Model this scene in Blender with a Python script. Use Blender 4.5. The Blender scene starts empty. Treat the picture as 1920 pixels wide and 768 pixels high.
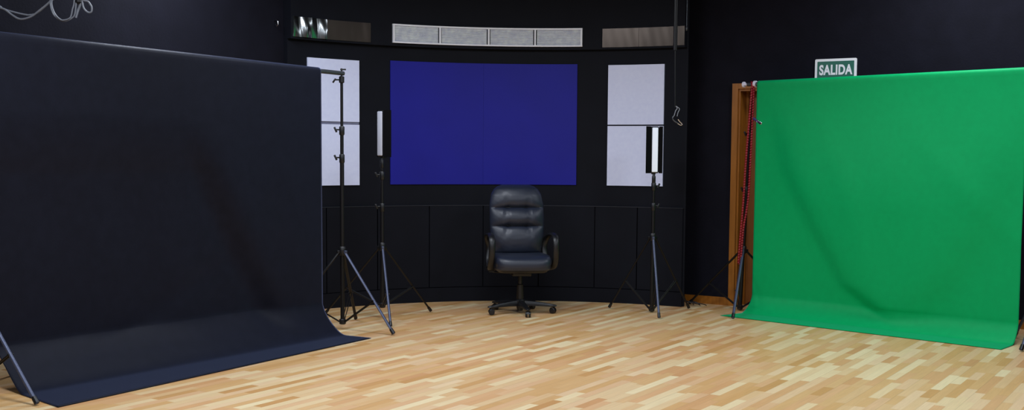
import bpy, bmesh, math, random
from mathutils import Vector, Matrix
R = math.radians
SC = bpy.context.scene
COL = SC.collection
random.seed(4)

# ---------------------------------------------------------------- camera
F_PX, CY_PX = 2145.0, 450.0
pitch = math.atan((CY_PX - 291.0) / F_PX)
cam = bpy.data.objects.new('camera', bpy.data.cameras.new('camera'))
COL.objects.link(cam)
cam.matrix_world = Matrix.Translation((0, 0, 1.4)) @ Matrix.Rotation(math.pi/2 - pitch, 4, 'X') @ Matrix.Rotation(0.007, 4, 'Z')
cam.data.sensor_width = 36.0
cam.data.lens = F_PX / 1920.0 * 36.0
cam.data.shift_y = (CY_PX - 384.0) / 1920.0
cam.data.clip_start = 0.05
SC.camera = cam
SC.view_settings.view_transform = 'Standard'
SC.view_settings.look = 'None'
SC.view_settings.gamma = 1.0
SC.view_settings.use_curve_mapping = False
SC.view_settings.exposure = 0.0

# ---------------------------------------------------------------- room frame: A runs into the room, B along the back wall
AD = Vector((0.538, 0.843, 0)); AD.normalize()
BD = Vector((AD.y, -AD.x, 0))
CORNER = Vector((-0.54, 12.41, 0))
CEIL = 3.3
ROOT_ANG = math.atan2(BD.y, BD.x)
def rm(b, a, z=0):                    # metres along the back wall, metres out from it
    return CORNER + BD*b - AD*a + Vector((0, 0, z))

# world and ceiling lights
w = bpy.data.worlds.new('world'); SC.world = w; w.use_nodes = True
w.node_tree.nodes['Background'].inputs[0].default_value = (0.35, 0.4, 0.55, 1)
w.node_tree.nodes['Background'].inputs[1].default_value = 0.15
LIGHTS = [(2.6, 3.4, 60), (6.2, 3.2, 62), (2.4, 6.6, 75), (5.6, 6.6, 75), (8.6, 6.2, 55), (4.2, 9.6, 65), (7.6, 9.6, 60), (0.75, 4.2, 50), (5.3, 0.85, 40)]
for i, (b, a, e) in enumerate(LIGHTS):
    l = bpy.data.lights.new('ceiling_lamp', 'AREA'); l.shape = 'RECTANGLE'
    l.size = 1.2; l.size_y = 0.6; l.energy = e*0.92; l.color = (0.84, 0.90, 1.0)
    o = bpy.data.objects.new('ceiling_lamp', l); COL.objects.link(o)
    o.location = rm(b, a, CEIL - 0.065); o.rotation_euler = (0, 0, ROOT_ANG)

# ---------------------------------------------------------------- materials
def lin(h):
    h = h.lstrip('#'); out = []
    for i in (0, 2, 4):
        c = int(h[i:i+2], 16) / 255
        out.append(c/12.92 if c <= 0.04045 else ((c+0.055)/1.055)**2.4)
    return (*out, 1)
def mat(name, col, rough=0.6, metal=0.0, spec=0.5, var=0.12, scale=25, bump=0.0, bscale=200, sheen=0.0, emit=None, coat=0.0):
    m = bpy.data.materials.new(name); m.use_nodes = True
    nt = m.node_tree; b = nt.nodes['Principled BSDF']
    c = lin(col) if isinstance(col, str) else (*col, 1)
    tc = nt.nodes.new('ShaderNodeTexCoord')
    n = nt.nodes.new('ShaderNodeTexNoise'); n.inputs['Scale'].default_value = scale; n.inputs['Detail'].default_value = 4
    nt.links.new(tc.outputs['Object'], n.inputs['Vector'])
    r = nt.nodes.new('ShaderNodeValToRGB')
    r.color_ramp.elements[0].position = 0.3; r.color_ramp.elements[1].position = 0.7
    r.color_ramp.elements[0].color = (*[x*(1-var) for x in c[:3]], 1)
    r.color_ramp.elements[1].color = (*[min(1, x*(1+var)) for x in c[:3]], 1)
    nt.links.new(n.outputs['Fac'], r.inputs['Fac']); nt.links.new(r.outputs['Color'], b.inputs['Base Color'])
    b.inputs['Roughness'].default_value = rough; b.inputs['Metallic'].default_value = metal
    b.inputs['Specular IOR Level'].default_value = spec
    b.inputs['Sheen Weight'].default_value = sheen; b.inputs['Coat Weight'].default_value = coat
    if emit: b.inputs['Emission Color'].default_value = lin(emit[0]); b.inputs['Emission Strength'].default_value = emit[1]
    if bump:
        n2 = nt.nodes.new('ShaderNodeTexNoise'); n2.inputs['Scale'].default_value = bscale; n2.inputs['Detail'].default_value = 3
        nt.links.new(tc.outputs['Object'], n2.inputs['Vector'])
        bp = nt.nodes.new('ShaderNodeBump'); bp.inputs['Strength'].default_value = bump; bp.inputs['Distance'].default_value = 0.01
        nt.links.new(n2.outputs['Fac'], bp.inputs['Height']); nt.links.new(bp.outputs['Normal'], b.inputs['Normal'])
    return m
M = dict(
    wall=mat('black wall paint', '#12121c', 0.85, var=0.15, scale=6, bump=0.15, bscale=60, spec=0.15),
    setw=mat('black set panelling', '#0f1119', 0.7, var=0.1, scale=5, spec=0.15),
    ceil=mat('dark ceiling', '#0c0c10', 0.9, spec=0.2),
    farwall=mat('grey wall paint', '#1d1d24', 0.8),
    edge=mat('dark panel edge', '#22242c', 0.45, spec=0.4),
    blue=mat('deep blue laminate', '#14158c', 0.6, var=0.05, scale=3, spec=0.3),
    white=mat('pale lilac acrylic', '#dbe1ff', 0.45, var=0.03, scale=30, spec=0.4),
    grey=mat('grey filler strip', '#6f7188', 0.5),
    steel=mat('brushed steel', '#b9bdbe', 0.2, 1.0, var=0.04, scale=2.2),
    steeld=mat('dull steel', '#504842', 0.35, 1.0, var=0.1, scale=2.2),
    alu=mat('pale aluminium', '#f2f4ff', 0.4, 0.0, var=0.05),
    bcloth=mat('black vinyl backdrop', '#131520', 0.5, var=0.12, scale=14, bump=0.06, bscale=240, spec=0.10, sheen=0.42),
    gcloth=mat('chroma green vinyl', '#00a65e', 0.5, var=0.04, scale=20, bump=0.05, bscale=240, spec=0.15, sheen=0.45),
    tube=mat('black painted aluminium', '#09090c', 0.45, 0.0, var=0.1, spec=0.35),
    tubegrey=mat('grey aluminium tube', '#565a60', 0.35, 0.7),
    legm=mat('highlit leg tube', '#4a5066', 0.42, 0.5, var=0.0),  # lighter copy of the dark tube, bluish highlight painted into its colour
    plastic=mat('black plastic', '#101114', 0.4, spec=0.5),
    door=mat('matt black metal', '#050507', 0.8, spec=0.1),
    whitep=mat('white plastic', '#e8e6f4', 0.35),
    chrome=mat('chrome', '#d8dae4', 0.15, 1.0),
    diff=mat('white lamp diffuser', '#eef2ff', 0.5, var=0.02, emit=('#d8ecff', 0.22)),
    diffoff=mat('milky lamp diffuser', '#b9bcc9', 0.5, var=0.02),
    wood=mat('honey brown wood', '#9a5f1c', 0.4, var=0.18, scale=9, spec=0.4),
    woodd=mat('brown door wood', '#7a4716', 0.45, var=0.2, scale=7, spec=0.4),
    red=mat('red plastic chain', '#8c1222', 0.35, var=0.1),
    cable=mat('pale grey cable', '#868a94', 0.5),
    tape=mat('black tape', '#17181c', 0.5),
    leather=mat('black leather', '#1e2433', 0.42, var=0.08, scale=30, bump=0.03, bscale=200, spec=0.55),
    signg=mat('sign green', '#0a6652', 0.4, var=0.04),
    signw=mat('sign white', '#fcfdff', 0.4, var=0.01),
    lampw=mat('white fixture', '#dddddd', 0.5),
)
M['bcloth'].node_tree.nodes['Principled BSDF'].inputs['Sheen Tint'].default_value = (0.45, 0.55, 1.0, 1)
M['gcloth'].node_tree.nodes['Principled BSDF'].inputs['Sheen Tint'].default_value = (0.15, 1.0, 0.8, 1)
for k in ('bcloth', 'gcloth'): M[k].node_tree.nodes['Principled BSDF'].inputs['Sheen Roughness'].default_value = 0.35
# stretched grain for the woods
for k in ('wood', 'woodd'):
    nt = M[k].node_tree
    mp = nt.nodes.new('ShaderNodeMapping'); mp.inputs['Scale'].default_value = (5, 5, 0.4)
    tc = [n for n in nt.nodes if n.type == 'TEX_COORD'][0]; nz = [n for n in nt.nodes if n.type == 'TEX_NOISE'][0]
    nt.links.new(tc.outputs['Object'], mp.inputs['Vector']); nt.links.new(mp.outputs['Vector'], nz.inputs['Vector'])

def floor_mat():
    m = bpy.data.materials.new('strip parquet laminate'); m.use_nodes = True
    nt = m.node_tree; N = nt.nodes; L = nt.links; b = N['Principled BSDF']
    def mth(op, x, y=None, z=None):
        n = N.new('ShaderNodeMath'); n.operation = op
        for i, v in enumerate((x, y, z)):
            if v is None: continue
            if isinstance(v, (int, float)): n.inputs[i].default_value = v
            else: L.new(v, n.inputs[i])
        return n.outputs[0]
    tc = N.new('ShaderNodeTexCoord')
    def dot(v):
        n = N.new('ShaderNodeVectorMath'); n.operation = 'DOT_PRODUCT'
        L.new(tc.outputs['Object'], n.inputs[0]); n.inputs[1].default_value = v; return n.outputs['Value']
    u = dot(tuple(AD)); v = dot(tuple(BD))
    W = 0.062
    vr = mth('DIVIDE', v, W); row = mth('FLOOR', vr)
    def wn(x, y=None, off=0.0):
        n = N.new('ShaderNodeTexWhiteNoise'); n.noise_dimensions = '3D'
        c = N.new('ShaderNodeCombineXYZ'); L.new(x, c.inputs[0])
        if y is not None: L.new(y, c.inputs[1])
        c.inputs[2].default_value = off
        L.new(c.outputs[0], n.inputs['Vector']); return n.outputs['Value']
    rr = wn(row)
    u2 = mth('ADD', mth('DIVIDE', u, 0.44), mth('MULTIPLY', rr, 17.3))
    u3 = mth('ADD', u2, mth('MULTIPLY', mth('SINE', mth('ADD', mth('MULTIPLY', u2, 2.7), mth('MULTIPLY', rr, 40))), 0.27))
    cell = mth('FLOOR', u3)
    r1 = wn(row, cell, 1.0); r2 = wn(row, cell, 7.0)
    cr = N.new('ShaderNodeValToRGB'); e = cr.color_ramp.elements
    cr.color_ramp.interpolation = 'LINEAR'
    stops = [(0.0, '#c19058'), (0.12, '#cca068'), (0.4, '#d2a974'), (0.6, '#d6b282'), (0.8, '#dcc092'), (1.0, '#e4d0a4')]
    e[0].position, e[0].color = stops[0][0], lin(stops[0][1]); e[1].position, e[1].color = stops[-1][0], lin(stops[-1][1])
    for p, c in stops[1:-1]:
        k = e.new(p); k.color = lin(c)
    L.new(r1, cr.inputs['Fac'])
    tint = N.new('ShaderNodeMix'); tint.data_type = 'RGBA'; tint.blend_type = 'MIX'
    L.new(mth('MULTIPLY', mth('GREATER_THAN', r2, 0.62), 0.28), tint.inputs['Factor'])
    L.new(cr.outputs['Color'], tint.inputs['A']); tint.inputs['B'].default_value = lin('#d59f7c')
    # grain
    cb = N.new('ShaderNodeCombineXYZ'); L.new(mth('MULTIPLY', u, 5.0), cb.inputs[0]); L.new(mth('MULTIPLY', v, 75.0), cb.inputs[1]); L.new(mth('MULTIPLY', r2, 30), cb.inputs[2])
    nz = N.new('ShaderNodeTexNoise'); nz.inputs['Scale'].default_value = 1.0; nz.inputs['Detail'].default_value = 4
    L.new(cb.outputs[0], nz.inputs['Vector'])
    g = mth('MULTIPLY_ADD', nz.outputs['Fac'], 0.26, 0.87)
    # joints
    fv = mth('FRACT', vr); fu = mth('FRACT', u3)
    j = mth('MAXIMUM', mth('LESS_THAN', fv, 0.03), mth('LESS_THAN', fu, 0.006))
    f3 = mth('LESS_THAN', mth('FRACT', mth('DIVIDE', vr, 3.0)), 0.014)
    jj = mth('SUBTRACT', 1.0, mth('ADD', mth('MULTIPLY', j, 0.10), mth('MULTIPLY', f3, 0.22)))
    gm = mth('MULTIPLY', g, jj)
    mul = N.new('ShaderNodeVectorMath'); mul.operation = 'SCALE'
    L.new(tint.outputs['Result'], mul.inputs[0]); L.new(gm, mul.inputs['Scale'])
    L.new(mul.outputs[0], b.inputs['Base Color'])
    b.inputs['Roughness'].default_value = 0.42; b.inputs['Specular IOR Level'].default_value = 0.3
    return m
M['floor'] = floor_mat()

# ---------------------------------------------------------------- mesh helpers
class MB:
    def __init__(s): s.bm = bmesh.new()
    def face(s, vs):
        try: s.bm.faces.new(vs)
        except ValueError: pass
    def box(s, c, d, mx=None, bev=0.0):
        t = bmesh.new(); bmesh.ops.create_cube(t, size=1)
        for v in t.verts: v.co = Vector((v.co.x*d[0], v.co.y*d[1], v.co.z*d[2]))
        if bev: bmesh.ops.bevel(t, geom=t.edges[:], offset=bev, segments=3, profile=0.5, affect='EDGES')
        m4 = Matrix.Translation(c) @ (mx.to_4x4() if mx else Matrix())
        for v in t.verts: v.co = m4 @ v.co
        s.merge(t); return s
    def merge(s, t):
        mp = {v: s.bm.verts.new(v.co) for v in t.verts}
        for f in t.faces: s.face([mp[v] for v in f.verts])
        t.free()
    def loft(s, loops, cap=True, closed=False):
        rings = [[s.bm.verts.new(p) for p in lp] for lp in loops]
        n = len(rings[0])
        for a in range(len(rings) - (0 if closed else 1)):
            r0, r1 = rings[a], rings[(a+1) % len(rings)]
            for i in range(n): s.face([r0[i], r0[(i+1) % n], r1[(i+1) % n], r1[i]])
        if cap and not closed: s.face(rings[0][::-1]); s.face(rings[-1])
        return s
    def tube(s, pts, r, n=10, flat=(1, 1), up=Vector((0, 0, 1)), closed=False, cap=True):
        pts = [Vector(p) for p in pts]; loops = []; prev = None
        for i, p in enumerate(pts):
            if closed: t = (pts[(i+1) % len(pts)] - pts[i-1])
            else: t = (pts[min(i+1, len(pts)-1)] - pts[max(i-1, 0)])
            t.normalize()
            if prev is None:
                x = t.cross(up)
                if x.length < 1e-4: x = t.cross(Vector((1, 0, 0)))
            else: x = prev - t*prev.dot(t)
            x.normalize(); prev = x; y = x.cross(t)
            rr = r[i] if isinstance(r, (list, tuple)) else r
            loops.append([p + x*math.cos(2*math.pi*k/n)*rr*flat[0] + y*math.sin(2*math.pi*k/n)*rr*flat[1] for k in range(n)])
        return s.loft(loops, cap, closed)
    def cyl(s, p, q, r, r2=None, n=14):
        return s.tube([p, q], [r, r if r2 is None else r2], n)
    def lathe(s, c, prof, n=20, axis='Z'):
        loops = []
        for r, h in prof:
            lp = []
            for k in range(n):
                a = 2*math.pi*k/n; x, y = math.cos(a)*r, math.sin(a)*r
                v = {'Z': Vector((x, y, h)), 'X': Vector((h, x, y)), 'Y': Vector((y, h, x))}[axis]
                lp.append(Vector(c) + v)
            loops.append(lp)
        return s.loft(loops)
    def xf(s, m4):
        for v in s.bm.verts: v.co = m4 @ v.co
        return s
def build(name, mb, m, parent=None, smooth=True, ang=40, origin=None):
    me = bpy.data.meshes.new(name)
    bmesh.ops.recalc_face_normals(mb.bm, faces=mb.bm.faces[:])
    if origin is not None:
        for v in mb.bm.verts: v.co -= Vector(origin)
    mb.bm.to_mesh(me); mb.bm.free(); me.materials.append(m)
    if smooth:
        me.shade_smooth(); me.set_sharp_from_angle(angle=R(ang))
    o = bpy.data.objects.new(name, me); COL.objects.link(o)
    if origin is not None: o.location = origin
    if parent is not None: o.parent = parent
    return o
def tag(o, label, cat, group=None):
    o['label'] = label; o['category'] = cat
    if group: o['group'] = group
    return o
def struct(o): o['kind'] = 'structure'; return o
def thing(name, label, cat, loc=(0, 0, 0), rz=0, group=None):
    o = bpy.data.objects.new(name, None); COL.objects.link(o); o.empty_display_size = 0.1
    o.location = loc; o.rotation_euler = (0, 0, rz)
    return tag(o, label, cat, group)
RW = Matrix((tuple(BD), tuple(-AD), (0, 0, 1))).transposed()     # room-aligned: local x along wall, y out of wall
def wbox(mb, b0, b1, a0, a1, z0, z1, bev=0.0):
    mb.box(rm((b0+b1)/2, (a0+a1)/2, (z0+z1)/2), (b1-b0, abs(a1-a0), z1-z0), RW, bev); return mb

# ---------------------------------------------------------------- room shell
WB, WA = 10.5, 15.0
mb = MB(); wbox(mb, -0.2, WB+0.2, -0.5, WA+0.2, -0.1, 0); struct(build('floor', mb, M['floor'], smooth=False))
mb = MB(); wbox(mb, -0.2, WB+0.2, -0.5, WA+0.2, CEIL, CEIL+0.1); struct(build('ceiling', mb, M['ceil'], smooth=False))
# door opening measured along the back wall
P = Vector((2.053, 10.752, 0)) - CORNER
DB = P.dot(BD)                      # left outer edge of the door frame
WALL_A = -P.dot(AD)                 # back wall face distance (should be about 0)
D0, D1, DZ = DB + 0.055, DB + 1.865, 2.03
mb = MB()
wbox(mb, -0.2, D0, WALL_A-0.3, WALL_A, 0, CEIL)
wbox(mb, D1, WB+0.2, WALL_A-0.3, WALL_A, 0, CEIL)
wbox(mb, D0, D1, WALL_A-0.3, WALL_A, DZ, CEIL)
struct(build('wall_back', mb, M['wall'], smooth=False))
mb = MB(); wbox(mb, -0.2, 0, WALL_A, WA, 0, CEIL); struct(build('wall_left', mb, M['wall'], smooth=False))
mb = MB(); wbox(mb, WB, WB+0.2, WALL_A, WA, 0, CEIL); struct(build('wall_right', mb, M['farwall'], smooth=False))
mb = MB(); wbox(mb, -0.2, WB+0.2, WA, WA+0.2, 0, CEIL); struct(build('wall_front', mb, M['farwall'], smooth=False))
mb = MB()
wbox(mb, 2.1, DB, WALL_A, WALL_A+0.014, 0, 0.075); wbox(mb, D1+0.055, WB, WALL_A, WALL_A+0.014, 0, 0.075)
struct(build('baseboard_back', mb, M['wood'], smooth=False))
# door
dr = build('door_1', wbox(wbox(MB(), D0+0.02, (D0+D1)/2-0.002, WALL_A-0.2, WALL_A-0.16, 0.005, DZ-0.02), (D0+D1)/2+0.002, D1-0.02, WALL_A-0.2, WALL_A-0.16, 0.005, DZ-0.02), M['woodd'], smooth=False)
struct(dr)
mb = MB()
wbox(mb, D0-0.055, D0+0.002, WALL_A, WALL_A+0.018, 0, DZ+0.05); wbox(mb, D1-0.002, D1+0.055, WALL_A, WALL_A+0.018, 0, DZ+0.05)
wbox(mb, D0+0.002, D1-0.002, WALL_A, WALL_A+0.018, DZ, DZ+0.05)
wbox(mb, D0-0.001, D0+0.02, WALL_A-0.2, WALL_A-0.001, 0, DZ); wbox(mb, D1-0.02, D1+0.001, WALL_A-0.2, WALL_A-0.001, 0, DZ)
wbox(mb, D0+0.02, D1-0.02, WALL_A-0.2, WALL_A-0.001, DZ-0.02, DZ+0.001)
wbox(mb, D0+0.02, D0+0.045, WALL_A-0.158, WALL_A-0.14, 0, DZ-0.02)
f = build('door_frame', mb, M['wood'], dr, smooth=False)
mb = MB()
for s in (-1, 1):
    bc = (D0+D1)/2 + s*0.06
    mb.cyl(rm(bc, WALL_A-0.165, 1.02), rm(bc, WALL_A-0.11, 1.02), 0.01)
    mb.cyl(rm(bc, WALL_A-0.115, 1.02), rm(bc+s*0.11, WALL_A-0.115, 1.02), 0.009)
build('door_handle', mb, M['chrome'], dr)
# fluorescent panels in the ceiling
for i, (b, a, e) in enumerate(LIGHTS):
    mb = MB(); wbox(mb, b-0.62, b+0.62, a-0.32, a+0.32, CEIL-0.055, CEIL-0.001)
    fx = build('ceiling_light', mb, M['lampw'], smooth=False); tag(fx, 'flat white ceiling light panel above the studio floor, outside the photo', 'ceiling light', 'ceiling light panels'); struct(fx)

# ---------------------------------------------------------------- curved set wall
CC = Vector((0.1616, 8.1454, 0)); CR = 2.8747
def cp(deg, r, z): return CC + Vector((math.cos(R(deg))*r, math.sin(R(deg))*r, z))
def arc(mb, d0, d1, r0, r1, z0, z1, n=None):
    n = n or max(2, int(abs(d1-d0)/1.2))
    loops = []
    for i in range(n+1):
        d = d0 + (d1-d0)*i/n
        loops.append([cp(d, r0, z0), cp(d, r1, z0), cp(d, r1, z1), cp(d, r0, z1)])
    return mb.loft(loops)
E0, E1 = 60.0, 137.9
mb = MB()
arc(mb, E0, E1, CR, CR+0.05, 0, 2.40)                    # main skin
arc(mb, E0, E1, CR-0.055, CR+0.05, 2.40, 3.28)           # header band standing proud
arc(mb, E0, E1, CR-0.03, CR, 0, 0.135)                   # plinth
sk = struct(build('wall_center', mb, M['setw'], ang=25))
mb = MB()
seams = [E1, 130.19, 119.7, 109.4, 98.88, 88.1, 77.25, 69.0, E0]
for a, b in zip(seams[:-1], seams[1:]):
    arc(mb, b+0.10, a-0.10, CR-0.024, CR-0.001, 0.141, 0.915)
build('lower_panelling', mb, M['setw'], sk, ang=25)
mb = MB(); arc(mb, E0, E1, CR-0.026, CR-0.001, 0.917, 0.923); build('ledge_strip', mb, M['edge'], sk, ang=25)
mb = MB()                                                # end cheek at the right, meeting the back wall
q0 = cp(E0, CR-0.055, 0); q1 = Vector((1.655, 11.0, 0))
for a, b, t in ((cp(E0, CR, 0), Vector((1.662, 11.0, 0)), 0.012),):
    d = (b-a).normalized(); n = Vector((d.y, -d.x, 0))*t
    mb.loft([[a, b, b+n, a+n], [v+Vector((0, 0, 3.28)) for v in (a, b, b+n, a+n)]])
build('end_cheek', mb, M['setw'], sk, smooth=False)

# blue panels
for a, b, lab in ((117.0, 98.91, 'left half of the wide deep blue panel on the curved black wall'), (98.89, 80.98, 'right half of the wide deep blue panel, directly behind and above the office chair')):
    mb = MB(); arc(mb, b, a, CR-0.012, CR-0.0005, 1.121, 2.268)
    tag(build('blue_panel', mb, M['blue'], ang=25), lab, 'panel', 'blue wall panels')
# white panels
wp = [(133.8, 123.25, 1.694, 2.252, 'upper pale white panel left of the blue panels, crossed by the backdrop bar'),
      (133.8, 123.25, 1.117, 1.668, 'lower pale white panel left of the blue panels, behind the black stand pole'),
      (75.05, 64.25, 1.697, 2.256, 'upper pale white panel right of the blue panels'),
      (75.05, 64.25, 1.120, 1.684, 'lower pale white panel right of the blue panels, behind the lit tube lamp')]
for a, b, z0, z1, lab in wp:
    mb = MB(); arc(mb, b, a, CR-0.016, CR-0.0005, z0, z1)
    o = tag(build('white_panel', mb, M['white'], ang=25), lab, 'panel', 'pale white wall panels')
    if a > 100 and z0 < 1.5:
        mb = MB(); arc(mb, b, a, CR-0.008, CR-0.0005, z1+0.0005, 1.6935); build('joint_strip', mb, M['grey'], o)
# steel strips on the header
for a, b, lab, m in ((137.6, 121.35, 'mirror-like curved steel strip high at the left end of the curved wall', 'steel'), (76.1, E0+0.05, 'dull curved steel strip high at the right end of the curved wall', 'steeld')):
    mid = a - (a-b)*0.44
    root = thing('steel_strip', lab, 'metal strip', cp((a+b)/2, CR-0.058, 2.42))
    for x0, x1 in ((a, mid+0.02), (mid-0.02, b)):
        mb = MB(); nA, nZ = 60, 10; rings = []
        wv = 1.0 if (m == 'steel' and x0 == a) else 0.12
        for q in range(nA+1):
            dd = x1 + (x0-x1)*q/nA; sx = R(dd)*CR; lp = []
            for zz in range(nZ+1):
                z = 2.418 + 0.174*zz/nZ; t = (zz/nZ-0.5)
                off = wv*(0.0075*math.sin(sx*29+t*1.2+0.6) + 0.0025*math.sin(sx*67-t*3) - 0.006*(4*t*t))
                lp.append(cp(dd, CR-0.0605-off-0.016*wv, z))
            lp += [cp(dd, CR-0.0555, 2.592), cp(dd, CR-0.0555, 2.418)]
            rings.append(lp)
        mb.loft(rings)
        build('steel_sheet', mb, M['steel' if wv == 1.0 else 'steeld'], ang=25, parent=root).location = -root.location
# vent grille with four bays
root = thing('air_vent', 'long pale aluminium air grille in four bays above the blue panel', 'vent', cp(98.5, CR-0.058, 2.42))
def vp(name, mb, m):
    o = build(name, mb, m, root, ang=25); o.location = -root.location; return o
VB = [117.0, 107.6, 98.1, 89.1, 79.95]
mb = MB()
arc(mb, VB[-1], VB[0], CR-0.080, CR-0.0555, 2.427, 2.441); arc(mb, VB[-1], VB[0], CR-0.080, CR-0.0555, 2.585, 2.599)
vp('frame', mb, M['alu'])
for d in VB:
    mb = MB(); d2 = min(max(d, VB[-1]+0.18), VB[0]-0.18); arc(mb, d2-0.16, d2+0.16, CR-0.080, CR-0.0555, 2.4412, 2.5848, 2); vp('divider', mb, M['alu'])
slat = mat('grille slat grey', '#eef2ff', 0.5, 0.0)
for k in range(4):
    a, b = VB[k]-0.36, VB[k+1]+0.36
    mb = MB(); arc(mb, b, a, CR-0.058, CR-0.0555, 2.4415, 2.5845)
    for j in range(11):
        z = 2.4475 + j*0.0127; loops = []
        for i in range(11):
            d = b + (a-b)*i/10
            loops.append([cp(d, CR-0.060, z+0.006), cp(d, CR-0.060, z+0.0075), cp(d, CR-0.073, z+0.001), cp(d, CR-0.073, z-0.0005)])
        mb.loft(loops)
    vp('grille_bay', mb, slat)
# small hook left of the set
mb = MB(); hb = (Vector((-2.055, 10.0, 0))-CORNER)
hk = rm(0, -hb.dot(AD), 2.55)
mb.tube([hk, hk+BD*0.03, hk+BD*0.045+Vector((0, 0, -0.012)), hk+BD*0.045+Vector((0, 0, -0.04)), hk+BD*0.03+Vector((0, 0, -0.05)), hk+BD*0.018+Vector((0, 0, -0.04))], 0.005)
tag(build('wall_hook', mb, M['chrome']), 'tiny metal wall hook high on the black wall left of the steel strip', 'hook')

# exit sign
SB = (Vector((2.706, 10.335, 0))-CORNER).dot(BD)
root = thing('exit_sign', 'green exit sign with white border and lettering SALIDA above the door', 'sign', rm(SB+0.186, WALL_A, 2.082), ROOT_ANG)
W2, HH = 0.372, 0.192
def rrect(w, h, r, y, n=6):
    pts = []
    for cx, cz, a0 in ((w/2-r, h-r, 0), (-w/2+r, h-r, 90), (-w/2+r, r, 180), (w/2-r, r, 270)):
        for k in range(n+1):
            a = R(a0 + 90*k/n); pts.append(Vector((cx+math.cos(a)*r, y, cz+math.sin(a)*r)))
    return pts
mb = MB(); mb.loft([rrect(W2, HH, 0.012, -0.0005), rrect(W2, HH, 0.012, -0.010)]); build('sign_plate', mb, M['signw'], root, smooth=False)
mb = MB(); a = rrect(W2-0.044, HH-0.044, 0.004, -0.0102); b = rrect(W2-0.044, HH-0.044, 0.004, -0.0115)
mb.loft([a, b]); o = build('green_field', mb, M['signg'], root, smooth=False); o.location = (0, 0, 0.022)
cu = bpy.data.curves.new('t', 'FONT'); cu.body = 'SALIDA'; cu.size = 0.118; cu.align_x = 'CENTER'; cu.extrude = 0.0006; cu.offset = 0.0045; cu.space_character = 1.08
to = bpy.data.objects.new('t', cu); COL.objects.link(to)
dg = bpy.context.evaluated_depsgraph_get(); me = bpy.data.meshes.new_from_object(to.evaluated_get(dg)); bpy.data.objects.remove(to)
me.materials.clear(); me.materials.append(M['signw'])
xs = [v.co.x for v in me.vertices]; k = 0.296/(max(xs)-min(xs))
me.transform(Matrix.Scale(k, 4, (1, 0, 0)))
o = bpy.data.objects.new('lettering', me); COL.objects.link(o); o.parent = root; o.location = (0, -0.0123, 0.054); o.rotation_euler = (R(90), 0, 0)

# ---------------------------------------------------------------- backdrops
def backdrop(name, label, m, h0, h1, zt0, zt1, nrm, fw, lat, folds, rbar, kx=0.19, kz=0.25, thick=0.003):
    """h0,h1: hang line ends on plan (image right/left as given); nrm: forward direction; fw=(f0,f1) how far it lies on the floor"""
    h0 = Vector((*h0, 0)); h1 = Vector((*h1, 0)); nrm = Vector((*nrm, 0)).normalized(); al = (h1-h0).normalized(); Lh = (h1-h0).length
    NU, mb = 150, MB(); rows = []
    for i in range(NU+1):
        u = i/NU; base = h0.lerp(h1, u); zt = zt0 + (zt1-zt0)*u; ln = []
        prof = []                                     # (forward, z, foldmask, sidemask)
        for k in range(3): prof.append((-2*rbar, zt-0.10+0.05*k-rbar, 0))
        for k in range(9):
            a = math.pi - math.pi*k/8; prof.append((-rbar+math.cos(a)*rbar, zt-rbar+math.sin(a)*rbar, 0))
        zs = zt-rbar; NV = 70
        for k in range(1, NV+1):
            z = zs + (kz-zs)*k/NV; q = min(1, (zs-z)/1.1); prof.append((0, z, q*q*(3-2*q)))
        for k in range(1, 25):
            t = 1-k/24; z = kz*t; rz = kz*0.22; z = z*(1-(1-t)**4) + (math.sqrt(z*z+rz*rz)-rz*(1-t)*1.0 - rz*t)*(1-t)**4 + 0.005*(1-t); prof.append((kx*(1-t)**1.6*(1+0.25*(1-t)**3), max(z, 0.004), t**1.2))
        fe = fw[0] + (fw[1]-fw[0])*u; la = lat[0] + (lat[1]-lat[0])*u
        for k in range(1, 13): prof.append((kx*1.25+(fe-kx*1.25)*k/12, 0.005, 0))
        for j, (f, z, msk) in enumerate(prof):
            s = u*Lh
            d = sum(fd(s, z) for fd in folds)*msk if msk else 0
            t = max(0, (f-kx*0.3)/(fe-kx*0.3)) if f > 0 else 0
            p = base + nrm*(f+d) + al*(la*t) + Vector((0, 0, z))
            ln.append(mb.bm.verts.new(p))
        rows.append(ln)
    for i in range(NU):
        for j in range(len(rows[0])-1):
            mb.face([rows[i][j], rows[i][j+1], rows[i+1][j+1], rows[i+1][j]])
    o = build(name, mb, m, ang=80)
    md = o.modifiers.new('thickness', 'SOLIDIFY'); md.thickness = thick; md.offset = 0.0
    return o
def poly_x(pts):                                      # piecewise-linear s as a function of z
    pts = sorted(pts, key=lambda p: p[1])
    def f(z):
        if z <= pts[0][1]:
            (a, za), (b, zb) = pts[0], pts[1]
        elif z >= pts[-1][1]:
            (a, za), (b, zb) = pts[-2], pts[-1]
        else:
            for (a, za), (b, zb) in zip(pts[:-1], pts[1:]):
                if za <= z <= zb: break
        return a + (b-a)*(z-za)/(zb-za)
    return f
def step(pts, amp, wid, side):                        # side +1: raised where s > crease
    fx = poly_x(pts)
    return lambda s, z: amp*0.5*(1+math.tanh(side*(s-fx(z))/wid))
def ridge(pts, amp, wid):
    fx = poly_x(pts)
    return lambda s, z: amp*math.exp(-((s-fx(z))/wid)**2)
def wav(amp, ks, kz, ph): return lambda s, z: amp*math.sin(ks*s+kz*z+ph)

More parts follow.
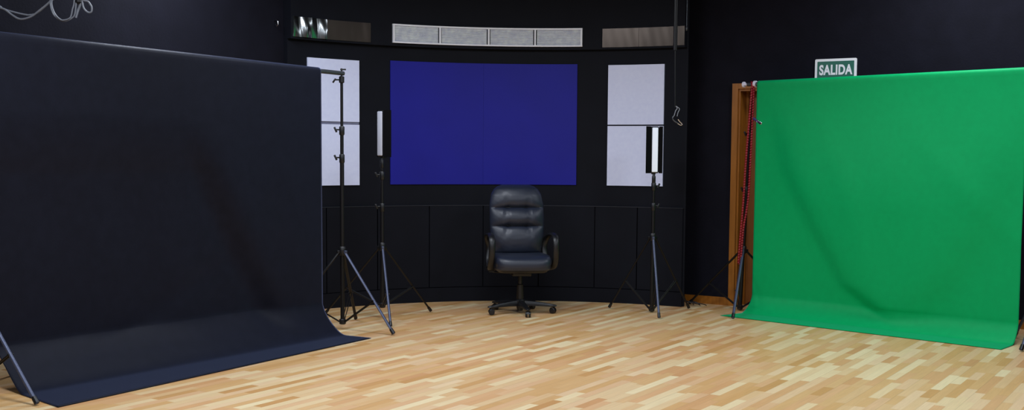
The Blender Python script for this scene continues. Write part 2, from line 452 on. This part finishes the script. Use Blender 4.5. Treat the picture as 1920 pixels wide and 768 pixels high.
# black: hang line from right (u=0) to left
BR, BL = Vector((-1.355, 9.108, 0)), Vector((-3.12, 6.53, 0))
ab = (BL-BR).normalized(); nb = Vector((-ab.y, ab.x, 0))
if nb.y > 0: nb = -nb
h0 = BR + ab*0.26 + nb*0.028; h1 = BR + ab*2.94 + nb*0.028
def win(f, z0, z1):                                  # fades a fold in and out between two heights
    return lambda s, z: f(s, z)*max(0, min(1, (z-z0)/0.25+0.5))*max(0, min(1, (z1-z)/0.35+0.5))
bfolds = [win(step([(1.16, 1.42), (0.88, .893), (0.44, .146)], -0.07, 0.10, 1), 0.0, 1.45), win(ridge([(1.25, 1.42), (0.98, .893), (0.54, .146)], -0.010, 0.10), 0.0, 1.5),
          win(ridge([(2.1, .10), (1.6, .30), (1.2, .5)], -0.012, 0.18), 0.0, 0.6), wav(0.004, 5.0, 1.5, 0.3), wav(0.0025, 11, -2.5, 1.0)]
o = backdrop('black_backdrop', '', M['bcloth'], h0[:2], h1[:2], 2.064, 2.096, nb[:2], (0.47, 0.68), (-0.04, 0.10), bfolds, 0.028)
tag(o, 'large black backdrop sheet hanging from a bar and curving onto the floor at left', 'backdrop')
# green: hang line from left (u=0) to right
GL, GR = Vector((2.087, 10.384, 0)), Vector((4.02, 8.51, 0))
ag = (GR-GL).normalized(); ng = Vector((ag.y, -ag.x, 0))
if ng.y > 0: ng = -ng
g0 = GL + ag*0.145 + ng*0.026; g1 = GL + ag*2.50 + ng*0.026
gfolds = [step([(0.09, 1.95), (0.17, 1.80), (0.32, 1.28), (0.58, .82), (0.90, .33), (1.12, .19)], 0.075, 0.13, 1), ridge([(0.06, 1.95), (0.14, 1.80), (0.29, 1.28), (0.55, .82), (0.87, .33), (1.09, .19)], -0.010, 0.09),
          step([(2.5, 1.9), (2.38, 1.67), (2.24, 1.27), (2.05, .81), (1.88, .55), (1.6, .2)], -0.045, 0.16, 1),
          ridge([(0.6, 1.8), (0.9, 1.2), (1.1, .6)], 0.006, 0.13), ridge([(1.3, 1.9), (1.6, 1.5), (1.9, 1.2)], 0.006, 0.16),
          wav(0.003, 4.2, 2.0, 0.4), wav(0.002, 9, -3, 1.0)]
o = backdrop('green_backdrop', '', M['gcloth'], g0[:2], g1[:2], 2.076, 2.086, ng[:2], (0.40, 0.40), (-0.07, 0.02), gfolds, 0.026, 0.12, 0.17)
tag(o, 'large bright green backdrop sheet hanging in front of the wooden door', 'backdrop')

def crossbar(label, p, q, zp, zq, ext, group, white_end=False):
    d = (q-p).normalized(); a = p - d*ext + Vector((0, 0, zp)); b = q + d*ext + Vector((0, 0, zq))
    mb = MB(); mb.cyl(a, b, 0.017, n=18)
    o = build('crossbar', mb, M['tubegrey'], origin=a); tag(o, label, 'bar', group)
    if white_end:
        ax = (b-a).normalized()
        mb = MB(); mb.cyl(a+ax*0.105, a+ax*0.15, 0.0205); build('end_sleeve', mb, M['chrome'], o, origin=None).location = -a
        mb = MB()
        mb.cyl(a-ax*0.035, a+ax*0.075, 0.011); mb.cyl(a-ax*0.045, a-ax*0.03, 0.026); mb.cyl(a+ax*0.07, a+ax*0.09, 0.03)
        build('roller_plug', mb, M['whitep'], o).location = -a
    return o
crossbar('dark bar across the top of the black backdrop, bare at its right end', BR, BL, 2.036, 2.066, 0.02, 'backdrop bars')
crossbar('bar across the top of the green backdrop with white roller plug at left', GL+ag*0.03, GR, 2.050, 2.060, 0.0, 'backdrop bars', True)

# ---------------------------------------------------------------- stands
def stand(name, label, cat, loc, angs, r, zc, ztop, zbot, secs, group, knob_ang=180, hi=None, legr=0.0125, topclamp=True, lean=(0, 0)):
    LZ = lambda z: Vector((lean[0]*z, lean[1]*z, z))
    root = thing(name, label, cat, (loc[0], loc[1], 0), 0, group)
    z0 = zbot
    radii = [0.017, 0.014, 0.0115, 0.010]
    zs = [zbot+0.01] + secs + [ztop]
    for i in range(len(zs)-1):
        mb = MB(); mb.cyl(LZ(zs[i]), LZ(zs[i+1]), radii[min(i, 3)]); build('pole', mb, M['tube'], root)
    # collars with tightening knobs at each joint
    for i, z in enumerate([zc] + secs):
        mb = MB(); rr = 0.028 if i == 0 else 0.0215
        mb.lathe(LZ(z), [(rr*0.8, -0.035), (rr, -0.028), (rr, 0.028), (rr*0.8, 0.035)])
        c = build('collar', mb, M['plastic'], root)
        if i == 0: continue
        ka = R(knob_ang); d = Vector((math.cos(ka), math.sin(ka), 0)); t = Vector((-d.y, d.x, 0))
        mb = MB(); p = LZ(z+0.008)
        mb.cyl(p+d*0.018, p+d*0.042, 0.006); mb.box(p+d*0.05, (0.016, 0.012, 0.045), Matrix.Rotation(ka, 3, 'Z') @ Matrix.Rotation(R(25), 3, 'Y'), 0.004)
        build('knob', mb, M['plastic'], c)
    mb = MB(); mb.lathe((0, 0, zbot+0.012), [(0.020, -0.022), (0.027, -0.016), (0.027, 0.016), (0.020, 0.022)]); build('lower_hub', mb, M['plastic'], root)
    for k, a in enumerate(angs):
        d = Vector((math.cos(R(a)), math.sin(R(a)), 0)); t = Vector((-d.y, d.x, 0))
        top = d*0.030 + LZ(zc-0.012); ft = d*r + Vector((0, 0, 0.012))
        m = M['legm'] if (hi is None or k in hi) else M['tube']  # legs in hi get the painted highlight tone, all of them if none given
        mb = MB()
        mb.tube([top, ft], legr, 10, flat=(1.0, 0.75))
        mb.box(d*0.030+LZ(zc-0.008), (0.03, 0.022, 0.026), Matrix.Rotation(R(a), 3, 'Z'), 0.004)
        lg = build('leg', mb, m, root)
        e = (ft-top).normalized()
        mb = MB(); mb.tube([ft-e*0.045, ft-e*0.003+Vector((0, 0, 0.0))], [legr+0.002, legr+0.0035], 12); build('rubber_foot', mb, M['plastic'], lg)
        mp = top.lerp(ft, 0.6); st = d*0.024+Vector((0, 0, zbot+0.012))
        mb = MB()
        for s in (-1, 1): mb.tube([st+t*0.008*s, mp+t*0.010*s], 0.005, 8, flat=(0.7, 1.2))
        mb.cyl(mp-t*0.018, mp+t*0.018, 0.006)
        build('brace', mb, M['tube'], root)
    if topclamp:
        mb = MB(); mb.lathe(LZ(ztop), [(0.015, -0.05), (0.021, -0.045), (0.021, 0.0), (0.012, 0.004)])
        build('top_socket', mb, M['plastic'], root)
    return root
s = stand('backdrop_stand', 'tall black tripod stand holding the right end of the black backdrop bar', 'stand', (-1.355, 9.108), (-33.6, 86.4, 206.4), 0.529, 0.63, 2.01, 0.05, [1.365, 1.585], 'backdrop stands', 190, hi=[0])
mb = MB(); kd = Vector((-1, -0.15, 0)).normalized()
mb.cyl(Vector((0, 0, 1.985))+kd*0.018, Vector((0, 0, 1.985))+kd*0.05, 0.006); mb.box(Vector((0, 0, 1.978))+kd*0.058, (0.014, 0.012, 0.04), Matrix.Rotation(R(35), 3, 'Y'), 0.004)
mb.cyl((0, 0, 2.004), (0, 0, 2.075), 0.007); mb.box((0.012, 0.0, 2.066), (0.045, 0.014, 0.012), None, 0.003)
build('bar_clamp', mb, M['plastic'], s)
fd = Vector((-2.623, 6.25)) - Vector((-3.12, 6.53)); fa = math.degrees(math.atan2(fd.y, fd.x))
stand('backdrop_stand', 'black tripod stand at the far left edge, its slanting leg crossing the black backdrop', 'stand', (-3.12, 6.53), (fa, fa+120, fa-120), fd.length, 0.66, 2.045, 0.05, [1.2, 1.6], 'backdrop stands', 190)
stand('backdrop_stand', 'black tripod stand by the door frame holding the left end of the green backdrop', 'stand', (2.087, 10.384), (-107, 133, 13), 0.583, 0.56, 2.012, 0.02, [1.1, 1.6], 'backdrop stands', 200, hi=[0], lean=(0.031, -0.025))
stand('backdrop_stand', 'black tripod stand behind the right end of the green backdrop', 'stand', (GR.x, GR.y), (-20, 100, 220), 0.40, 0.56, 2.04, 0.02, [1.1, 1.6], 'backdrop stands', 0)

def led(name, label, loc, rz, angs, r, zc, zbot, z0, z1, lit, group, doors, secs, kn):
    root = stand(name, label, 'studio lamp', loc, angs, r, zc, z0-0.04, zbot, secs, group, kn, hi=[0], legr=0.0105, topclamp=False)
    rot = Matrix.Rotation(R(rz), 4, 'Z'); h = z1-z0; zc2 = (z0+z1)/2
    mb = MB(); mb.lathe((0, 0, 0), [(0.014, z0-0.09), (0.017, z0-0.085), (0.017, z0-0.03), (0.012, z0-0.02), (0.012, z0+0.02)])
    mb.box((0, 0.015, z0+0.005), (0.03, 0.05, 0.03), None, 0.004); build('spigot', mb.xf(rot), M['plastic'], root)
    mb = MB(); mb.box((0, 0.0, zc2), (0.068, 0.045, h), None, 0.006); build('lamp_housing', mb.xf(rot), M['plastic'], root)
    mb = MB(); mb.box((0, -0.027, zc2), (0.054, 0.018, h-0.02), None, 0.008); build('diffuser', mb.xf(rot), M['diff' if lit else 'diffoff'], root)
    for s, wd, an in doors:
        mb = MB(); px = s*0.036; a = R(an)
        c = Vector((px + s*math.cos(a)*wd/2, -0.024-math.sin(a)*wd/2, zc2))
        mb.box(c, (wd, 0.003, h), Matrix.Rotation(-s*a, 3, 'Z')); mb.cyl((px, -0.022, z0+0.01), (px, -0.022, z1-0.01), 0.004)
        build('barn_door', mb.xf(rot), M['door'], root)
    return root
def angs(c, pts): return [math.degrees(math.atan2(y-c[1], x-c[0])) for x, y in pts]
c1 = (-1.108, 9.745); p1 = [(-0.977, 9.199), (-0.723, 10.129), (-1.611, 9.914)]
led('tube_lamp', 'slim studio lamp on a black tripod, turned sideways at the left of the blue panel', c1, -38, angs(c1, p1), 0.55, 0.615, 0.10, 1.378, 1.773, False, 'studio lamps on stands', [(-1, 0.07, -80), (1, 0.07, -28)], [0.95, 1.22], 200)
c2 = (1.262, 10.23); p2 = [(1.275, 9.794), (0.889, 10.464), (1.596, 10.427)]
led('tube_lamp', 'slim studio lamp glowing white on a black tripod in front of the right white panel', c2, 8, angs(c2, p2), 0.43, 0.68, 0.02, 1.25, 1.665, True, 'studio lamps on stands', [(-1, 0.075, 40), (1, 0.034, 20)], [0.95, 1.13], 20)

# cable looping at the foot of the right stand near the wall corner
mb = MB(); pts = []
for k in range(60):
    t = k/59; a = t*4*math.pi
    pts.append(Vector((1.66+0.055*math.cos(a)+t*0.11, 10.70+0.05*math.sin(a)-t*0.05, 0.0095+0.045*abs(math.sin(t*math.pi*2))*0.8)))
mb.tube(pts, 0.004, 8); tag(build('floor_cable', mb, M['tape']), 'thin black cable coiled on the floor near the wooden baseboard', 'cable')

# red ball chain of the roller drive
def catm(pts, n=10):
    pts = [Vector(p) for p in pts]; out = []
    for i in range(len(pts)-1):
        p0, p1, p2, p3 = pts[max(i-1, 0)], pts[i], pts[i+1], pts[min(i+2, len(pts)-1)]
        for k in range(n):
            t = k/n; out.append(0.5*((2*p1)+(-p0+p2)*t+(2*p0-5*p1+4*p2-p3)*t*t+(-p0+3*p1-3*p2+p3)*t**3))
    out.append(pts[-1]); return out
def resample(pts, step_):
    out = [pts[0].copy()]; acc = 0
    for a, b in zip(pts[:-1], pts[1:]):
        L = (b-a).length; d = step_-acc
        while d <= L: out.append(a.lerp(b, d/L)); d += step_
        acc = (acc+L) % step_
    return out
CH = Vector((2.125, 10.36, 0))
def chp(x, z, dy=0): return Vector((x, 10.305+dy, z))
lft = [chp(2.140, 2.065, .035), chp(2.137, 2.05), chp(2.134, 1.981), chp(2.12, 1.753), chp(2.102, 1.467), chp(2.092, 1.276), chp(2.083, 1.036), chp(2.069, 0.795), chp(2.051, 0.505), chp(2.051, 0.447)]
rgt = [chp(2.067, 0.462, -.006), chp(2.085, 0.747, -.008), chp(2.11, 0.916, -.008), chp(2.126, 1.07, -.008), chp(2.134, 1.324, -.008), chp(2.142, 1.611, -.008), chp(2.153, 1.982, -.006), chp(2.153, 2.05, -.002), chp(2.150, 2.065, .035)]
path = catm(lft+rgt, 14)
mb = MB()
for k, p in enumerate(resample(path, 0.0235)):
    t = bmesh.new(); bmesh.ops.create_uvsphere(t, u_segments=8, v_segments=6, radius=0.0115)
    for v in t.verts: v.co = v.co + p
    mb.merge(t)
mb.tube(path, 0.0065, 6)
tag(build('roller_chain', mb, M['red']), 'long red beaded chain loop hanging from the roller beside the wooden door frame', 'chain')
# spring clamp on the green sheet edge
cl = thing('spring_clamp', 'small silver and purple spring clamp gripping the left edge of the green backdrop', 'clamp', Vector((2.212, 10.242, 1.715)), math.atan2(ag.y, ag.x))
mb = MB(); mb.box((-0.012, -0.012, -0.006), (0.06, 0.012, 0.026), Matrix.Rotation(R(28), 3, 'Y'), 0.004); mb.box((-0.018, 0.012, -0.004), (0.05, 0.012, 0.018), Matrix.Rotation(R(28), 3, 'Y'), 0.004); build('jaw', mb, M['chrome'], cl)
mb = MB(); mb.box((-0.058, -0.008, 0.02), (0.045, 0.014, 0.022), Matrix.Rotation(R(30), 3, 'Y'), 0.004); build('grip', mb, mat('purple rubber', '#3a2f6a', 0.4), cl)

# ---------------------------------------------------------------- hanging pole and hook in front of the right steel strip
root = thing('hanging_pole', 'slim dark pole and cord hanging from the ceiling past the right steel strip', 'pole', (1.345, 9.6, CEIL))
mb = MB(); mb.cyl((0, 0, -0.001), (0, 0, -1.02), 0.017); mb.cyl((0, 0, -0.001), (0, 0, -0.03), 0.05); build('pole_tube', mb, M['tube'], root)
mb = MB(); mb.cyl((0, 0, -1.0), (0.008, 0, -1.49), 0.006); build('cord', mb, M['tube'], root)
hk = thing('lamp_hook', 'small silver wire hook with a twin cord at the end of the hanging pole', 'hook', (1.353, 9.6, 1.81))
def hp(x, y): return Vector(((x-1267)*0.004476, 0, (200-y)*0.004476))
mb = MB(); mb.tube(catm([hp(1268, 198), hp(1271, 202), hp(1268, 207), hp(1265.5, 216)], 6), 0.0032, 8); mb.tube(catm([hp(1268, 198), hp(1275, 203), hp(1272.5, 210), hp(1271, 217)], 6), 0.0032, 8); build('twin_wire', mb, M['cable'], hk)
mb = MB(); mb.tube(catm([hp(1265.5, 216), hp(1262.5, 220), hp(1265, 225), hp(1271, 229), hp(1276, 232)], 6), 0.005, 8, up=Vector((0, 1, 0))); build('hook_arm', mb, M['tubegrey'], hk)
mb = MB(); mb.tube(catm([hp(1273, 222.5), hp(1276.5, 227), hp(1280.5, 231), hp(1278, 233), hp(1272.5, 230)], 6), 0.0058, 8, up=Vector((0, 1, 0))); build('hook_tip', mb, M['chrome'], hk)
mb = MB(); hwp = Vector((1.62, 10.58, 0)); mb.cyl(Vector((1.575, 10.52, 2.56)), Vector((1.575, 10.52, CEIL-0.001)), 0.0035); mb.lathe(Vector((1.575, 10.52, 2.56)), [(0.003, -0.02), (0.009, -0.012), (0.009, 0.012), (0.003, 0.02)])
tag(build('hanging_wire', mb, M['tubegrey']), 'thin pale wire dropping to the right end of the dull steel strip', 'wire')

# ---------------------------------------------------------------- cables at the top left, tied to a ceiling pipe
root = thing('lighting_pipe', 'dark lighting pipe slung below the ceiling carrying the pale cables', 'pipe', (-3.1, 7.6, 2.75))
mb = MB(); mb.cyl((-0.9, 0, 0), (0.7, 0, 0), 0.024); build('pipe', mb, M['tube'], root)
for x in (-0.7, 0.55):
    mb = MB(); mb.cyl((x, 0, 0.02), (x, 0, CEIL-2.75-0.001), 0.008); build('hanger_rod', mb, M['tube'], root)
A1 = [(-3.60, 7.6, 2.73), (-3.52, 7.6, 2.48), (-3.44, 7.6, 2.385), (-3.371, 7.6, 2.351), (-3.354, 7.6, 2.337), (-3.302, 7.6, 2.32), (-3.232, 7.6, 2.303), (-3.18, 7.6, 2.296), (-3.127, 7.6, 2.311), (-3.074, 7.6, 2.353), (-3.038, 7.6, 2.387), (-3.0, 7.6, 2.45), (-2.97, 7.6, 2.73)]
A2 = [(-3.62, 7.59, 2.73), (-3.53, 7.59, 2.48), (-3.44, 7.59, 2.392), (-3.371, 7.59, 2.344), (-3.337, 7.59, 2.33), (-3.285, 7.59, 2.292), (-3.251, 7.59, 2.272), (-3.216, 7.59, 2.269), (-3.163, 7.59, 2.286), (-3.109, 7.59, 2.325), (-3.038, 7.59, 2.384), (-3.0, 7.59, 2.44), (-2.98, 7.59, 2.73)]
Bc = [(-3.02, 7.58, 2.73), (-3.03, 7.58, 2.422), (-3.032, 7.58, 2.36), (-3.012, 7.58, 2.298), (-2.971, 7.58, 2.263), (-2.936, 7.58, 2.257), (-2.897, 7.58, 2.274), (-2.872, 7.58, 2.31), (-2.86, 7.58, 2.45), (-2.86, 7.58, 2.73)]
B2 = [(-3.0, 7.57, 2.73), (-3.016, 7.57, 2.422), (-3.018, 7.57, 2.353), (-2.998, 7.57, 2.298), (-2.964, 7.57, 2.265), (-2.936, 7.57, 2.262), (-2.900, 7.57, 2.279), (-2.885, 7.57, 2.33), (-2.87, 7.57, 2.41), (-2.86, 7.57, 2.73)]
Dc = [(-2.85, 7.60, 2.73), (-2.866, 7.60, 2.413), (-2.846, 7.60, 2.368), (-2.861, 7.60, 2.326), (-2.876, 7.60, 2.281)]
Ec = [(-2.84, 7.6, 2.73), (-2.838, 7.6, 2.45), (-2.828, 7.6, 2.368), (-2.818, 7.6, 2.337), (-2.794, 7.6, 2.316), (-2.773, 7.6, 2.32), (-2.769, 7.6, 2.348), (-2.779, 7.6, 2.368), (-2.793, 7.6, 2.386), (-2.824, 7.6, 2.396), (-2.842, 7.59, 2.43), (-2.842, 7.59, 2.73)]
for pts, rad, lab in ((A1, 0.0055, 'upper of two pale cables sagging in the top left corner'), (A2, 0.0065, 'lower of two pale cables sagging in the top left corner'),
                      (Bc, 0.005, 'outer pale cable of the hanging U-shaped pair near the top left'), (B2, 0.005, 'inner pale cable of the hanging U-shaped pair near the top left'),
                      (Dc, 0.008, 'short pale cable end dangling right of the U-shaped cable pair'), (Ec, 0.006, 'small pale cable loop, rightmost of the hanging cables at top left')):
    mb = MB(); mb.tube(catm(pts, 8), rad, 8, up=Vector((0, 1, 0))); o = build('hanging_cable', mb, M['cable']); tag(o, lab, 'cable', 'pale hanging cables')
    if pts is Dc:
        mb = MB(); mb.lathe((-2.852, 7.585, 2.40), [(0.010, -0.03), (0.02, -0.02), (0.02, 0.02), (0.010, 0.03)]); build('tape_wrap', mb, M['tape'], o)

# ---------------------------------------------------------------- office chair
ch = thing('office_chair', 'high-back black leather office chair with armrests on five casters', 'chair', (0.075, 10.13, 0), 0.16)
import math as m_
def sgnp(x, p): return math.copysign(abs(x)**p, x)
# backrest: rows from bottom to top, leaning back
ZB0, ZB1 = 0.50, 1.135
def wfun(t):
    pts = [(0, 0.195), (0.06, 0.222), (0.25, 0.242), (0.5, 0.250), (0.72, 0.246), (0.85, 0.232), (0.93, 0.206), (0.975, 0.170), (1.0, 0.125)]
    for (a, x), (b, y) in zip(pts[:-1], pts[1:]):
        if a <= t <= b:
            k = (t-a)/(b-a); k = k*k*(3-2*k)*0.35+k*0.65; return x+(y-x)*k
    return pts[-1][1]
seamt = [0.0, 0.42, 0.68, 1.0]
def puff(x, t):
    for a, b in zip(seamt[:-1], seamt[1:]):
        if a <= t <= b:
            k = (t-a)/(b-a); v = (max(0, 4*k*(1-k)))**0.6; return v, k, a, b
    return 0, 0, 0, 1
mb = MB(); loops = []; NR, NC = 84, 72
for i in range(NR+1):
    t = i/NR; z = ZB0 + (ZB1-ZB0)*t; hw = wfun(t); lp = []
    endk = min(1, t/0.07, (1-t)/0.05); endk = math.sqrt(max(0.02, endk*(2-endk)))
    lean = 0.19 + 0.10*t + 0.035*math.sin(t*math.pi)*-1
    v, k, a, b = puff(0, t)
    for c in range(NC):
        an = 2*math.pi*c/NC; x = sgnp(math.cos(an), 0.62)*hw; yy = sgnp(math.sin(an), 0.75)
        if yy < 0:      # front face
            edge = max(0, 1-abs(x/hw)**3.0)
            th = 0.030 + (0.052*v + 0.012)*(0.35+0.65*edge)
            # tuft pleats running from the two seams
            for sx in (-0.088, 0.088):
                for st in (0.42, 0.68):
                    dt = t-st; fan = sx + (0.10*dt if sx > 0 else -0.10*dt)*(1 if dt > 0 else -2.4)
                    if t < 0.9: th -= 0.020*math.exp(-((x-fan)/0.012)**2)*math.exp(-(dt/0.13)**2)
                    th -= 0.012*math.exp(-((x-sx)/0.03)**2)*math.exp(-(dt/0.02)**2)
            th += 0.0012*math.sin(x*70+t*31)*math.sin(t*60+x*20)*edge
            # wings: the sides curl forward
            th += 0.016*abs(x/hw)**4
            y = yy*th*endk
        else:
            y = yy*0.045*endk
        lp.append(Vector((x, lean+y, z)))
    loops.append(lp)
mb.loft(loops); bk = build('backrest', mb, M['leather'], ch, ang=60)
for sz in (0.42, 0.68):
    mb = MB(); z = ZB0+(ZB1-ZB0)*sz; hw = wfun(sz); lean = 0.19+0.10*sz-0.035*math.sin(sz*math.pi)
    mb.tube([Vector((hw*0.96*k/8, lean-0.038*max(0.15, 1-abs(k/8)**3)-0.004, z)) for k in range(-8, 9)], 0.0022, 6)
    build('seam', mb, M['plastic'], bk)
# seat cushion
mb = MB(); loops = []
prof = [(0.86, 0.395), (0.93, 0.397), (0.97, 0.405), (0.985, 0.42), (0.99, 0.445), (1.0, 0.455), (1.01, 0.475), (1.0, 0.497), (0.96, 0.513), (0.88, 0.522), (0.7, 0.526), (0.4, 0.528), (0.08, 0.529)]
for k, z in prof:
    lp = []
    for c in range(64):
        an = 2*math.pi*c/64; x = sgnp(math.cos(an), 0.42)*0.252*k; y = sgnp(math.sin(an), 0.42)*0.245*k
        dz = 0
        if z > 0.45 and y < 0: dz = -0.03*(abs(y)/0.245)**4
        if z > 0.5: dz += 0.008*abs(x/0.25)**2
        lp.append(Vector((x, y-0.02, z+dz)))
    loops.append(lp)
mb.loft(loops); st = build('seat', mb, M['leather'], ch, ang=50)
mb = MB(); loops = []
for z, k in ((0.375, 0.8), (0.382, 0.87), (0.394, 0.9)):
    loops.append([Vector((sgnp(math.cos(2*math.pi*c/40), 0.4)*0.25*k, sgnp(math.sin(2*math.pi*c/40), 0.4)*0.24*k-0.02, z)) for c in range(40)])
mb.loft(loops); build('seat_pan', mb, M['plastic'], ch)
# armrests: closed loops of wide moulded plastic
for s in (-1, 1):
    x = s*0.283
    path = catm([(x-s*0.02, 0.02, 0.395), (x, -0.10, 0.42), (x, -0.185, 0.50), (x, -0.205, 0.60), (x, -0.18, 0.675), (x, -0.10, 0.705), (x, 0.02, 0.700), (x, 0.12, 0.685), (x-s*0.015, 0.185, 0.645), (x-s*0.03, 0.20, 0.57), (x-s*0.02, 0.17, 0.47), (x-s*0.02, 0.10, 0.405)], 6)
    mb = MB(); mb.tube(path, 0.027, 14, flat=(0.6, 1.05), up=Vector((1, 0, 0)))
    ar = build('armrest', mb, M['plastic'], ch, ang=60)
    mb = MB(); mb.box((s*0.235, 0.06, 0.388), (0.11, 0.10, 0.018), None, 0.004); build('arm_bracket', mb, M['plastic'], ch)
# back upright
mb = MB(); mb.tube(catm([(0, 0.06, 0.372), (0, 0.20, 0.375), (0, 0.262, 0.42), (0, 0.262, 0.55), (0, 0.285, 0.70)], 6), 0.03, 12, flat=(1.2, 0.4)); build('back_bracket', mb, M['plastic'], ch)
mb = MB(); mb.box((0, 0.0, 0.358), (0.17, 0.22, 0.04), None, 0.01); build('tilt_mechanism', mb, M['plastic'], ch)
mb = MB(); mb.tube([(-0.06, 0.02, 0.36), (-0.20, 0.0, 0.365), (-0.255, -0.03, 0.375)], 0.006, 8); mb.box((-0.262, -0.035, 0.377), (0.05, 0.02, 0.010), None, 0.003); build('lever', mb, M['plastic'], ch)
mb = MB(); mb.lathe((0, 0, 0), [(0.018, 0.345), (0.018, 0.26), (0.029, 0.255), (0.032, 0.12), (0.032, 0.05), (0.024, 0.03), (0.024, 0.022)]); build('gas_column', mb, M['plastic'], ch)
mb = MB(); mb.lathe((0, 0, 0), [(0.034, 0.062), (0.05, 0.068), (0.052, 0.11), (0.040, 0.125), (0.033, 0.127)])
for k in range(5):
    a = R(-77 + 72*k) - 0.16; d = Vector((math.cos(a), math.sin(a), 0)); loops = []
    t = Vector((-d.y, d.x, 0))
    for q, wd, zt, zb in ((0.03, 0.030, 0.115, 0.065), (0.12, 0.026, 0.108, 0.068), (0.22, 0.022, 0.095, 0.066), (0.29, 0.021, 0.083, 0.063), (0.318, 0.019, 0.078, 0.064), (0.328, 0.008, 0.074, 0.067)):
        loops.append([d*q+t*wd*x+Vector((0, 0, z)) for x, z in ((-1, zb), (1, zb), (1.05, (zb+zt)/2), (0.7, zt), (-0.7, zt), (-1.05, (zb+zt)/2))])
    mb.loft(loops)
build('star_base', mb, M['plastic'], ch, ang=35)
for k in range(5):
    a = R(-77 + 72*k) - 0.16; d = Vector((math.cos(a), math.sin(a), 0))
    cr = random.uniform(-0.5, 0.5) + (0 if k == 0 else a + 1.57) + (math.pi if False else 0)
    wd = Vector((math.cos(cr), math.sin(cr), 0)); fw = Vector((-wd.y, wd.x, 0)); c = d*0.305 + fw*0.012
    mb = MB()
    mb.cyl(d*0.305+Vector((0, 0, 0.045)), d*0.305+Vector((0, 0, 0.066)), 0.008)
    # hood
    loops = []
    for q in range(9):
        an = math.pi*(0.05+0.9*q/8); r_ = 0.029
        p = c + fw*math.cos(an)*r_ + Vector((0, 0, 0.027+math.sin(an)*r_)); o_ = (fw*math.cos(an)+Vector((0, 0, math.sin(an))))*0.003
        loops.append([p-wd*0.009, p+wd*0.009, p+wd*0.009+o_, p-wd*0.009+o_])
    mb.loft(loops); cs = build('caster', mb, M['plastic'], ch)
    for s in (-1, 1):
        mb = MB(); n = 22; lps = []
        for off, rr in ((0.007, 0.020), (0.007, 0.0255), (0.009, 0.0265), (0.020, 0.0265), (0.023, 0.0235), (0.024, 0.012), (0.0235, 0.004)):
            lps.append([c + wd*s*off + fw*math.cos(2*math.pi*q/n)*rr + Vector((0, 0, 0.027+math.sin(2*math.pi*q/n)*rr)) for q in range(n)])
        mb.loft(lps); build('wheel', mb, M['plastic'], cs)
